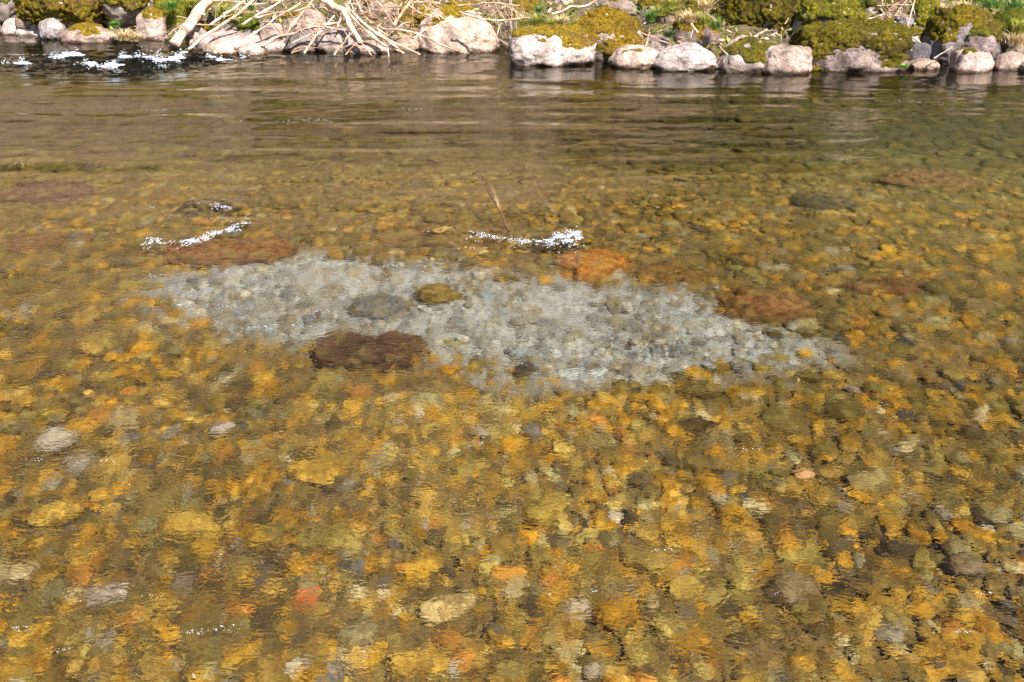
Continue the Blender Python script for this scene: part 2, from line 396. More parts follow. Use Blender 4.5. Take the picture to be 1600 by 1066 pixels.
# the most noticeable bed stones by hand: pixel x, y, width px, colour, label
LM = [
    (480, 932, 54, (.62, .13, .035), 'brick red stone on the river bed in the lower left of the photo'),
    (92, 686, 78, (.66, .66, .66), 'flat pale grey stone near the left edge, halfway down the amber river bed'),
    (128, 722, 66, (.40, .38, .42), 'violet grey stone just below the flat pale grey stone'),
    (160, 925, 78, (.46, .43, .46), 'rounded lilac grey stone to the left of the brick red stone'),
    (702, 945, 96, (.85, .70, .36), 'big cream coloured stone at the bottom middle of the photo'),
    (22, 890, 64, (.86, .74, .52), 'whitish stone cut by the left edge of the photo'),
    (345, 666, 44, (.5, .47, .5), 'small grey stone right of the flat pale grey stone'),
    (797, 888, 66, (.78, .38, .05), 'bright orange stone above and right of the big cream stone'),
    (1258, 738, 38, (.85, .50, .28), 'small salmon pink stone right of the centre'),
    (1182, 790, 50, (.74, .68, .46), 'cream stone below the small salmon pink stone'),
    (898, 946, 62, (.52, .46, .44), 'mottled grey and white stone right of the big cream stone'),
    (1232, 920, 104, (.27, .22, .16), 'large grey brown stone in the lower right of the photo'),
    (1070, 916, 62, (.68, .50, .10), 'mustard yellow stone left of the large grey brown stone'),
    (485, 736, 96, (.66, .42, .045), 'broad golden yellow stone left of the centre'),
    (1002, 748, 46, (.06, .05, .05), 'thin black stone lying across the middle of the bed'),
    (556, 820, 40, (.72, .40, .05), 'small orange stone above the brick red stone'),
    (285, 903, 56, (.12, .10, .11), 'dark violet stone right of the lilac grey stone'),
    (652, 1032, 104, (.66, .42, .06), 'big golden orange stone cut by the bottom edge'),
    (1052, 756, 34, (.76, .42, .05), 'small orange stone beside the thin black stone'),
    (1015, 870, 90, (.40, .30, .07), 'broad olive yellow stone above the mustard yellow stone'),
    (850, 795, 78, (.44, .33, .05), 'broad olive gold stone in the middle of the lower half'),
    (1360, 745, 92, (.36, .32, .15), 'rounded khaki stone in the right half of the photo'),
    (560, 985, 80, (.24, .21, .13), 'dull grey green stone below the brick red stone'),
    (300, 815, 110, (.56, .38, .055), 'large smooth ochre stone in the left half'),
    (80, 800, 96, (.60, .40, .05), 'ochre stone near the left edge below the violet grey stone'),
    (1500, 880, 80, (.16, .13, .11), 'dark brown stone by the right edge, low in the photo'),
    (925, 385, 0, None, None)]
LM = LM[:-1]
landmarks = []
def put_cobble(P, s, c, label, shape, rz, tx=0., ty=0., sz=1.):
    o = link('river_cobble', COBM[shape]); o.location = P; o.rotation_euler = (tx, ty, rz); o.scale = (s, s, s*sz)
    o.color = tuple(c) + (1,); o.cycles.is_caustics_receiver = True
    tag(o, label, 'river stone', 'cobbles lying on the river bed'); return o
COBM = []
for k, (v, f) in enumerate(SH[3]): COBM.append(mesh_np('river_cobble', v, f, M_cob))
for k, (px, py, wpx, c, lab) in enumerate(LM):
    c = tuple(.68*a_ + .32*b_ for a_, b_ in zip(c, (.32, .24, .10)))
    P = bed_pt(px, py); s = wpx/ppm(P[1], P[2])/2*.98; P[2] = -float(depth(P[0], P[1])) + s*.12
    put_cobble(P, s, c, lab, k % 14, rg.uniform(-.5, .5)); landmarks.append((px, py, lab.split(' stone')[0] + ' stone'))
    near = np.hypot(SX-P[0], SY-P[1]) < s*.85
    SS[near & (SS > s*.35)] *= .4
    SZ[near] -= .03
# the next largest ones as things too
qx, qy = to_px(np.stack([SX, SY, SZ*.75], -1)); scr = SS/np.hypot(SY, HC)
vis = (qx > 10) & (qx < 1590) & (qy > 330) & (qy < 1055) & ~inp
order = np.argsort(np.where(vis, -scr, 1))[:210]
used = np.zeros(len(SX), bool); used[order] = True
seen_labels = {}
for n, i in enumerate(order):
    s = SS[i]; cn = PALN[ci[i]] if SY[i] < 6 else 'olive'
    d = [(math.hypot(qx[i]-l[0], (qy[i]-l[1])*1.6), l) for l in landmarks]; dd, l = min(d, key=lambda t: t[0])
    dx, dy = qx[i]-l[0], qy[i]-l[1]
    side = ('right of' if dx > 0 else 'left of') if abs(dx) > abs(dy)*1.3 else ('below' if dy > 0 else 'above') if abs(dy) > abs(dx)*1.3 else \
           (('below' if dy > 0 else 'above') + ' and to the ' + ('right' if dx > 0 else 'left') + ' of')
    dist = 'just ' if dd < 70 else '' if dd < 150 else 'well ' if dd < 260 else 'far '
    lab = f"{'large' if s > .12 else 'mid-sized' if s > .09 else 'small'} {cn} cobble {dist}{side} the {l[2]}"
    lab = ' '.join(lab.split()[:16])
    put_cobble((SX[i], SY[i], SZ[i]), s, col[i], lab, n % 14, rotz[i], tilt[i], tilt2[i])

def build_stones(name, idx, mat):
    V, Fc, C = [], [], []; off = 0
    for sub in (2, 3):
        for k, (v, f) in enumerate(SH[sub]):
            q = [i for i in idx if SUBS[i] == sub and i % len(SH[sub]) == k]
            if not q: continue
            q = np.array(q); cz, sz_ = np.cos(rotz[q]), np.sin(rotz[q])
            p = v[None]*SS[q][:, None, None]
            z = p[..., 2] + p[..., 0]*tilt[q][:, None] + p[..., 1]*tilt2[q][:, None]
            x = p[..., 0]*cz[:, None] - p[..., 1]*sz_[:, None]; y = p[..., 0]*sz_[:, None] + p[..., 1]*cz[:, None]
            V.append(np.stack([x+SX[q][:, None], y+SY[q][:, None], z+SZ[q][:, None]], -1).reshape(-1, 3))
            Fc.append((f[None] + (np.arange(len(q))*len(v))[:, None, None] + off).reshape(-1, 3)); off += len(q)*len(v)
            C.append(np.repeat(col[q], len(v), 0))
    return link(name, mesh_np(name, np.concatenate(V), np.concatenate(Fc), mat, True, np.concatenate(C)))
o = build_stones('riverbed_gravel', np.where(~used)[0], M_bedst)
tag(o, 'amber, olive and grey gravel and pebbles covering the river bed under clear water', 'gravel', kind='stuff')
o.cycles.is_caustics_receiver = True

# ---------------------------------------------------------------- boulders
def make_boulder(name, P, w_, d_, h_, seed, sub=5, box=.25, facets=8, skew=0.0):
    v, f = ICO[sub]; rr = np.random.default_rng(seed)
    m_ = np.max(np.abs(v), 1)[:, None]; q = v*(1-box) + v/m_*box*.95
    q = q*(1 + .13*fbm(v*1.2+seed*1.7, seed, 3))[:, None]
    for k in range(facets):
        n = rr.normal(size=3); n /= np.linalg.norm(n); d = rr.uniform(.66, .95)
        s = q@n; q = q - np.where(s > d, (s-d)*.62, 0)[:, None]*n
    q += (v*(.035*fbm(v*5+seed, seed+5, 3) + .012*fbm(v*18+seed, seed+9, 2))[:, None])
    q[:, 0] += skew*q[:, 2]*.5
    for a in range(3):
        lo, hi = q[:, a].min(), q[:, a].max(); q[:, a] = (q[:, a]-lo)/(hi-lo)*2-1
    # the outline of the lower part keeps nearly full width: real stones sit into the ground
    return q*np.array([w_/2, d_/2, h_/2]), f
def vnormals(co, f):
    n = np.cross(co[f[:, 1]]-co[f[:, 0]], co[f[:, 2]]-co[f[:, 0]]); o = np.zeros_like(co)
    for k in range(3): np.add.at(o, f[:, k], n)
    return o/(np.linalg.norm(o, axis=1, keepdims=True)+1e-12)
def boulder(x0, x1, yt, yb, moss, label, tint=(1, 1, 1), mtint=(1, 1, 1), seed=0, sub=5, box=.14, deep=.85, skew=0., Y=None, thick=.02,
            facets=6, name='boulder', cat='boulder', group=None, embed=.7, under=False):
    xc = (x0+x1)/2
    if Y is None:
        p0 = at_z(xc, yb, 0.0)
        if p0[1] < Ywl(p0[0]) + .12: zb = 0.0
        else:
            lo, hi = 6., 22.
            for _ in range(40):
                md = (lo+hi)/2; q = at_y(xc, yb, md)
                if q[2] > float(bank_z(q[0], q[1])): lo = md
                else: hi = md
            p0 = q; zb = q[2]
        Yc = p0[1]
    else: Yc = Y; p0 = at_y(xc, yb, Y); zb = p0[2]
    w_ = (x1-x0)/ppm(Yc+.2, zb); d_ = w_*deep
    Ym = Yc + d_*.38; ztop = at_y(xc, yt, Ym)[2]
    hv = max(ztop - zb, .05); low = zb - (embed if Y is None or zb < .05 else .35)*hv - .04
    h_ = ztop - low; X = at_y(xc, yb, Ym)[0]
    co, f = make_boulder(name, None, w_*1.03, d_, h_, seed, sub, box, facets, skew)
    o = link(name, mesh_np(name, co, f, M_rock)); o.location = (X, Ym, low + h_/2)
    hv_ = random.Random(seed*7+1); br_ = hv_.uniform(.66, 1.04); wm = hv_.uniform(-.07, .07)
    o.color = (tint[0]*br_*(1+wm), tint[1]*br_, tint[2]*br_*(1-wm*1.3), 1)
    o.cycles.is_caustics_receiver = True
    tag(o, label, cat, group)
    if moss > 0:
        nrm = vnormals(co, f); hf = (co[:, 2] + h_/2 - (zb-low))/hv
        thr = 1.25*(1-moss) + .02
        mk = hf*.75 + .32*nrm[:, 2] + .36*fbm(co/np.mean([w_, h_])*2.6 + seed*3, seed+50, 5) - thr
        t = np.clip(mk/.28, 0, 1)
        fine = fbm(co*22 + seed, seed+60, 3)
        off = t*(thick + thick*1.1*fine) - (t <= 0)*.02
        mc = co + nrm*off[:, None]; mc[:, 2] -= t*(1-np.abs(nrm[:, 2]))*thick*.9*np.clip(vn(co*np.array([26, 26, 3]), 5)+.3, 0, 1)
        keep = (t[f] > 0).any(1); fk = f[keep]; ids = np.unique(fk); mp = np.zeros(len(co), int); mp[ids] = np.arange(len(ids))
        if len(fk) > 20:
            c = link('moss', mesh_np('moss', mc[ids], mp[fk], M_moss), o); c.color = tuple(mtint) + (1,)
    return o
G = (.75, 1.15, .8); OC = (1.25, 1.05, .8); DK = (.45, .6, .5); PK = (1.12, .98, .95); GY = (.62, .62, .66)
B = boulder
B(-45, 8, 24, 62, .1, 'dark grey boulder cut by the left edge at the waterline', (.5, .5, .52), seed=1)
B(4, 44, 29, 55, .05, 'pale rounded rock at the waterline nearest the left edge', PK, seed=2)
B(24, 96, 40, 63, .0, 'low broad grey pink rock between the leftmost pale rock and the ochre capped rock', (.95, .9, .88), seed=3, deep=.7)
B(64, 104, 26, 56, .15, 'tilted pale grey slab half in shade under the big mossy boulder top left', (.95, .97, 1.02), seed=4, Y=13.75)
B(38, 170, -42, 44, .98, 'big ochre moss covered boulder overhanging the water, second from the top left corner', mtint=(1.0, .88, .8), seed=5, sub=6, Y=13.9, thick=.03)
B(92, 188, 38, 67, .38, 'flattish pale rock with an ochre moss cap near the foaming rapid', PK, OC, seed=6, deep=.6)
B(36, 59, 61, 69, .0, 'small dark wet stone poking out of the water at the far left', (.5, .45, .42), seed=7, name='stone', cat='stone', sub=3)
B(-40, 34, -30, 20, .9, 'mossy boulder in the top left corner', mtint=(.85, 1, .9), seed=8, Y=14.3)
B(26, 46, 20, 40, .5, 'small tan rock with thin moss beside the dark gap top left', (.8, .7, .6), seed=9, sub=3, Y=14.1)
B(158, 232, -30, 26, .95, 'boulder with long hanging moss above the ochre capped rock', mtint=(.95, .95, .8), seed=10, Y=14.1, thick=.04)
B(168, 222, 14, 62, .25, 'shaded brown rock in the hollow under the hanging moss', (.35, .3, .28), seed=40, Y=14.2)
B(214, 264, 14, 68, .32, 'tall tan boulder with a flat pale face left of the leaning log', (1.05, .92, .82), OC, seed=11, box=.5)
B(248, 318, -20, 52, .95, 'mossy boulder behind the lower end of the leaning log', mtint=(.9, 1.1, .8), seed=12, Y=14.1)
B(240, 272, 54, 70, .0, 'low brown rock at the foot of the leaning log', (.7, .6, .52), seed=41, sub=3)
B(294, 325, 27, 52, .85, 'small ochre moss cushion stone right of the leaning log', PK, OC, seed=13, Y=13.5)
for k, (a, b, c, d) in enumerate(((300, 314, 50, 63), (312, 324, 48, 60), (296, 306, 62, 72))):
    B(a, b, c, d, .0, ['little pinkish stone below the moss cushion stone', 'little pale stone topmost of the three below the moss cushion', 'little stone by the water below the moss cushion'][k], PK, seed=60+k, sub=3, name='stone', cat='stone', Y=13.35-.1*k)
B(300, 408, 50, 80, .0, 'broad flat pink slab under the long slanting sticks', PK, seed=14, deep=.6, box=.4)
B(318, 376, 65, 86, .05, 'white bleached rock with green wet foot standing in the water', (1.2, 1.15, 1.12), G, seed=15)
B(370, 420, 68, 86, .04, 'pale wet rock beside the green footed white rock', PK, seed=42)
B(340, 384, 34, 58, .2, 'rounded grey rock behind the broad flat pink slab', (.85, .85, .86), seed=16, Y=13.6)
B(376, 412, 26, 62, .9, 'dark green mossy stone left of the white angular boulder', mtint=(.6, .9, .6), seed=17, Y=13.45)
B(405, 446, 30, 70, .03, 'white angular boulder with a sharp right corner beneath crossing sticks', (1.22, 1.16, 1.12), seed=18, box=.5, facets=10)
B(385, 456, 64, 79, .0, 'low flat whitish rock at the waterline beneath the angular boulder', PK, seed=19, deep=.6)
B(442, 474, 17, 60, .6, 'tan upright rock with moss right of the white angular boulder', (1, .85, .7), OC, seed=20, Y=13.5)
B(460, 512, 14, 56, .08, 'pale creased rock in the middle of the driftwood pile', PK, seed=21, Y=13.6)
B(442, 508, 44, 79, .12, 'dark grey undercut rock below the driftwood pile', (.5, .5, .53), seed=22)
B(494, 566, 44, 80, .0, 'smooth grey rock tinted blue for its shade, marked by branch shadows', (1., 1., 1.1), seed=23, box=.45)  # blue in the tint stands for the shade lying on this rock
B(538, 618, 65, 84, .0, 'low whitish slab under the thick driftwood trunk', PK, seed=24, deep=.6)
B(560, 600, 40, 66, .0, 'brown rock hidden behind the thick driftwood trunk', (.6, .5, .45), seed=43, Y=13.6)
B(596, 662, 52, 80, .05, 'flat tan rock left of the big white boulder', (1.1, .98, .85), seed=25, deep=.6)
B(626, 694, 2, 50, .9, 'ochre mossy boulder behind and left of the big white boulder', PK, OC, seed=26, Y=13.9)
B(652, 782, 5, 82, .3, 'big white pink boulder with moss patches right of the driftwood pile', (1.2, 1.12, 1.1), OC, seed=68, sub=6, skew=-.1)
B(775, 812, 30, 84, .1, 'dark brown rock in the gap right of the big white boulder', (.4, .33, .3), seed=44, Y=13.6)
B(796, 930, 42, 102, .52, 'white boulder with an ochre moss cap rising from the water', (1.22, 1.14, 1.1), OC, seed=28, sub=6, skew=.1)
B(892, 1008, 13, 95, .78, 'round domed boulder wholly coated in golden moss', (.9, .8, .75), (1.12, .9, .6), seed=29, sub=6, Y=12.35, facets=3, thick=.025)
B(950, 1038, 71, 105, .2, 'pale low boulder at the waterline right of the golden moss dome', (1.2, 1.12, 1.08), seed=30)
B(1018, 1124, 65, 109, .2, 'smooth saddle shaped whitish boulder at the waterline', (1.18, 1.1, 1.1), seed=31, sub=6)
B(826, 902, -12, 30, .15, 'pinkish grey rock above the white boulder with the ochre cap', (.85, .75, .74), seed=32, Y=14)
B(796, 842, -4, 40, .85, 'small ochre mossy rock above the white boulder with the ochre cap', PK, OC, seed=33, Y=13.8)
B(1046, 1128, 28, 84, .6, 'grey rock draped with ochre moss behind the saddle shaped boulder', (.62, .55, .52), OC, seed=34, Y=12.7, box=.4)
B(1130, 1180, 52, 92, .45, 'rounded lichened rock behind the low mossy boulder', (.95, .9, .88), seed=35, Y=12.3)
B(1018, 1066, 2, 34, .9, 'mossy hummock above the bright green grass tuft', (.6, .5, .45), (.8, .85, .7), seed=71)
B(1056, 1120, -16, 22, .9, 'long mossy hump at the top edge left of the huge mossed boulder', (.6, .5, .45), (.9, .85, .7), seed=72)
B(996, 1036, -8, 20, .8, 'mossy rock at the top edge above the golden moss dome', (.7, .6, .55), (1.1, 1, .7), seed=73)
B(1118, 1222, 60, 112, .55, 'low boulder with an olive moss back at the waterline', (1, .95, .93), (.65, .65, .6), seed=36, deep=.7)
B(1180, 1266, 68, 115, .22, 'purplish white rock with a patch of moss in front of the low mossy boulder', (1.05, .98, 1.03), seed=37, sub=6)
B(1112, 1252, -45, 52, .97, 'huge olive mossed boulder at the top edge with black shade under it', mtint=(.6, .58, .5), seed=38, sub=6, Y=12.9, thick=.03)
B(1234, 1338, -14, 54, .97, 'rounded yellow green moss boulder stacked above the long mossy one', mtint=(.85, .95, .6), seed=39, sub=6, Y=12.6)
B(1220, 1410, 36, 112, .86, 'long mossy boulder with a bare purplish foot along the waterline', (.85, .8, .88), (.62, .62, .5), seed=45, sub=6, deep=.6, box=.45, facets=5, thick=.03)
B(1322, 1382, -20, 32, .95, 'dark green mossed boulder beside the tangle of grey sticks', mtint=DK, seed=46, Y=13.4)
B(1396, 1416, 74, 110, .0, 'narrow pale stone squeezed beside the long mossy boulder', (.95, .9, .92), seed=47, sub=3)
B(1420, 1464, -4, 46, .95, 'upright moss covered stone left of the hump of moss', mtint=(1, 1.1, .7), seed=48, Y=12.9)
B(1436, 1556, 9, 98, .82, 'hump shaped olive moss boulder near the right edge', (.6, .55, .58), (.75, .7, .5), seed=49, sub=6, Y=12.05, facets=4)
B(1498, 1554, 43, 84, .4, 'round knobbly rock in front of the hump shaped mossy boulder', (.6, .55, .6), (.7, .8, .7), seed=50, Y=11.9)
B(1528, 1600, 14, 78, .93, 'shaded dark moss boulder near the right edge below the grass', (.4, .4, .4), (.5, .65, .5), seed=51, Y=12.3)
B(1482, 1552, 77, 113, .3, 'flat topped lilac slab with moss on its face near the right edge', (1.02, .95, 1.05), (.8, .8, .7), seed=52, box=.6, deep=.7)
B(1544, 1596, 79, 110, .2, 'wedge shaped lilac rock second from the right edge at the waterline', (1, .93, .98), (.7, .7, .6), seed=53, box=.4)
B(1582, 1660, 84, 114, .0, 'pale rock cut by the right edge at the waterline', (1.08, .98, .95), seed=54)
B(1416, 1466, 91, 109, .0, 'low brown wedge of rock at the waterline left of the flat topped slab', (.8, .68, .62), seed=55)
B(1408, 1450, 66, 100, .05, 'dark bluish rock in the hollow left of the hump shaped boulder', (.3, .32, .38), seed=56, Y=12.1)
B(1392, 1428, 22, 54, .05, 'bluish grey rock under the tangle of grey sticks', (.7, .7, .8), seed=57, Y=12.9)
B(1396, 1444, 46, 66, .85, 'low olive moss cushion below the tangle of grey sticks', mtint=(.8, .8, .6), seed=58, Y=12.5)
B(1340, 1400, 36, 66, .35, 'brown rock behind the long mossy boulder below the sticks', (.42, .34, .3), seed=59, Y=12.7)
for k, (a, b, c, d, mo, lab) in enumerate((
    (1000, 1050, 54, 84, .1, 'brown rock between the golden moss dome and the moss draped rock'),
    (930, 1000, -6, 18, .3, 'greyish rock at the top edge above the golden moss dome'),
    (866, 900, 34, 62, .2, 'small brownish rock left of the golden moss dome'),
    (1126, 1150, 70, 92, .0, 'small reddish rock between the saddle shaped boulder and the low mossy one'),
    (700, 770, -14, 12, .6, 'mossy rock at the top edge behind the big white boulder'),
    (560, 640, -12, 22, .7, 'mossy rock at the top edge behind the driftwood pile'),
    (1560, 1600, 60, 86, .5, 'small rock with thin moss near the right edge under the dark moss boulder'))):
    B(a, b, c, d, mo, lab, (.75, .68, .62), (.85, .8, .7), seed=80+k, sub=4 if False else 5)
# rocks just outside the frame, so that the bank goes on
rr = random.Random(5)
for k in range(26):
    side = rr.choice((-1, 1)); X = side*rr.uniform(7.8, 16) if k < 16 else rr.uniform(-7, 7)
    t = rr.uniform(.1, 1.4) if k < 16 else rr.uniform(2.0, 4.5)
    s = rr.uniform(.5, 1.3); co, f = make_boulder('b', None, s, s*.8, s*.7, 300+k)
    o = link('boulder', mesh_np('boulder', co, f, rr.choice((M_rock, M_moss)))); Yb = float(Ywl(X))+t
    o.location = (X, Yb, float(bank_z(X, Yb))+s*.15)
    tag(o, 'boulder on the far bank outside the frame of the photo', 'boulder', 'boulders of the bank beyond the frame')

# ---------------------------------------------------------------- submerged brown boulders
for k, (x0, x1, y0, y1, c, dz, lab) in enumerate((
    (272, 478, 372, 412, (.24, .11, .04), .05, 'flat rust brown boulder just under the surface behind the left streak of foam'),
    (872, 976, 386, 430, (.44, .19, .03), .012, 'orange brown boulder just under the surface beside the middle foam'),
    (494, 696, 536, 598, (.09, .045, .025), .15, 'dark maroon boulder under water below the pale gravel patch'),
    (1108, 1256, 464, 512, (.22, .11, .045), .1, 'reddish brown boulder at the right end of the pale gravel patch'),
    (1318, 1440, 448, 478, (.20, .09, .04), .11, 'russet boulder under water right of the reddish brown boulder'),
    (978, 1104, 434, 462, (.22, .12, .04), .12, 'brown boulder right of and below the orange brown boulder'),
    (-20, 154, 292, 322, (.12, .06, .045), .08, 'dark purple brown boulder under water by the left edge'),
    (280, 372, 314, 332, (.09, .07, .06), .03, 'small dark boulder breaking a little foam upstream of the rust brown one'),
    (1238, 1324, 314, 332, (.09, .075, .05), .08, 'dark boulder under water in the right half near the far side'),
    (1366, 1526, 278, 302, (.24, .14, .07), .1, 'long brown boulder under water in the upper right'),
    (645, 722, 458, 478, (.25, .18, .05), .08, 'small olive stone lying in the pale gravel patch'),
    (550, 640, 478, 516, (.17, .18, .20), .14, 'dark grey stone lying in the pale gravel patch'),
    (0, 110, 380, 402, (.20, .10, .045), .12, 'brown boulder under water by the left edge beside the foam'),
    (590, 800, 372, 398, (.22, .14, .05), .1, 'long olive brown rock shelf under water between the two foams'))):
    xc, yc = (x0+x1)/2, (y0+y1)/2
    P = at_z(xc, yc, -dz-.03); w_ = (x1-x0)/ppm(P[1]); D = float(depth(P[0], P[1]))
    dd = (at_z(xc, y0)[1]-at_z(xc, y1)[1])
    co, f = make_boulder('b', None, w_, max(dd*1.15, w_*.35), 2*(D-dz)+.02, 500+k, 5, .0, 4)
    co = co*(1 + .16*fbm(co*4.5, 600+k, 4)*np.array([1, 1, .5])[:, None]).T if False else co + vnormals(co, f)*(.09*fbm(co*4, 600+k, 4) + .03*fbm(co*17, 640+k, 2))[:, None]*min(1, w_*1.3)
    o = link('sunken_boulder', mesh_np('sunken_boulder', co, f, M_sunk)); o.color = c+(1,); o.cycles.is_caustics_receiver = True
    o.location = (P[0], P[1], -D - .01)
    tag(o, lab, 'boulder')

# ---------------------------------------------------------------- driftwood
def tube(pts, r0, r1, seed, n=8, rough=.22):
    pts = np.array(pts, float)
    t = np.linspace(0, 1, len(pts)); seg = max(8, 7*len(pts)); tt = np.linspace(0, 1, seg)
    # catmull-like smoothing through cubic interpolation of the control points
    P = np.stack([np.interp(tt, t, pts[:, k]) for k in range(3)], 1)
    for _ in range(2): P[1:-1] = (P[:-2] + 2*P[1:-1] + P[2:])/4
    L_ = np.linalg.norm(pts[-1]-pts[0])
    P += L_*(.018 if r0 < .05 else .006)*np.stack([vn(np.stack([tt*6+seed, tt*0+k, tt*0], -1), seed+k) for k in range(3)], 1)*(np.sin(tt*math.pi)**.5)[:, None]
    T = np.gradient(P, axis=0); T /= np.linalg.norm(T, axis=1, keepdims=True)
    up = np.array([0, 0, 1.]) if abs(T[0, 2]) < .9 else np.array([1., 0, 0])
    A = np.cross(T, up); A /= np.linalg.norm(A, axis=1, keepdims=True); Bv = np.cross(T, A)
    a = np.linspace(0, 2*math.pi, n, endpoint=False)
    r = (r0 + (r1-r0)*tt)[:, None]*(1 + rough*vn(np.stack([tt[:, None]*18+0*a, np.cos(a)[None]*1.3+0*tt[:, None], np.sin(a)[None]*1.3+0*tt[:, None]], -1), seed))
    V = P[:, None] + r[..., None]*(np.cos(a)[None, :, None]*A[:, None] + np.sin(a)[None, :, None]*Bv[:, None])
    V = V.reshape(-1, 3); i = np.arange(seg*n).reshape(seg, n)
    Fq = np.stack([i[:-1], np.roll(i[:-1], -1, 1), np.roll(i[1:], -1, 1), i[1:]], -1).reshape(-1, 4)
    # end caps folded to a centre point
    V = np.concatenate([V, P[:1], P[-1:]]); c0, c1 = seg*n, seg*n+1
    cap0 = np.stack([np.roll(i[0], -1), i[0], np.full(n, c0), np.full(n, c0)], -1); cap1 = np.stack([i[-1], np.roll(i[-1], -1), np.full(n, c1), np.full(n, c1)], -1)
    return V, Fq, np.concatenate([cap0[:, :3], cap1[:, :3]])
def tube_mesh(name, parts, mat):
    V, Q = [], []; off = 0
    for v, q, c in parts:
        q3 = np.concatenate([q[:, [0, 1, 2]], q[:, [0, 2, 3]], c])
        V.append(v); Q.append(q3+off); off += len(v)
    return mesh_np(name, np.concatenate(V), np.concatenate(Q), mat)
def stick(pts, Ys, wpx, label, tint=(1, 1, 1), taper=.55, seed=0, name='driftwood_branch', cat='branch', group='bleached driftwood on the far bank', forks=()):
    """pts in pixels; Ys = distance at start and end"""
    P = [at_y(px, py, Ys[0] + (Ys[1]-Ys[0])*k/(len(pts)-1)) for k, (px, py) in enumerate(pts)]
    r = wpx/ppm((Ys[0]+Ys[1])/2)/2; base = P[0].copy()
    r *= .88 if wpx < 9 else 1
    o = link(name, tube_mesh(name, [tube([q-base for q in P], r, r*taper, seed)], M_wood)); o.location = base; o.color = tuple(tint)+(1,)
    tag(o, label, cat, group)
    if wpx >= 2.9:
        q_ = random.Random(seed*13+5)
        for j in range(3 if wpx > 4 else 2):
            t_ = q_.uniform(.15, .8)*(len(pts)-1); k_ = int(t_); f_ = t_-k_
            ax = pts[k_][0]*(1-f_)+pts[k_+1][0]*f_; ay = pts[k_][1]*(1-f_)+pts[k_+1][1]*f_; Yj = Ys[0]+(Ys[1]-Ys[0])*t_/(len(pts)-1)
            an_ = math.atan2(pts[k_+1][1]-pts[k_][1], pts[k_+1][0]-pts[k_][0]) + q_.choice((-1, 1))*q_.uniform(.4, 1.0)
            stub = j == 0; L2 = q_.uniform(3, 6) if stub else q_.uniform(10, 26); w2_ = wpx*.5 if stub else wpx*q_.uniform(.25, .42)
            forks = tuple(forks) + (([(ax, ay), (ax+math.cos(an_)*L2*.5, ay+math.sin(an_)*L2*.5+q_.uniform(-2, 2)), (ax+math.cos(an_)*L2, ay+math.sin(an_)*L2)], (Yj, Yj+q_.uniform(-.12, .05)), w2_, 'broken_stub' if stub else 'side_twig'),)
    for fk in forks:
        Pf = [at_y(px, py, fk[1][0] + (fk[1][1]-fk[1][0])*k/(len(fk[0])-1)) for k, (px, py) in enumerate(fk[0])]
        rf = fk[2]/ppm(fk[1][0])/2
        c = link(fk[3], tube_mesh(fk[3], [tube([q-base for q in Pf], rf, rf*.5, seed+9)], M_wood), o); c.color = o.color
    return o
WH = (1.08, 1.0, .95); TN = (1, .85, .72); OR = (1.1, .7, .45)
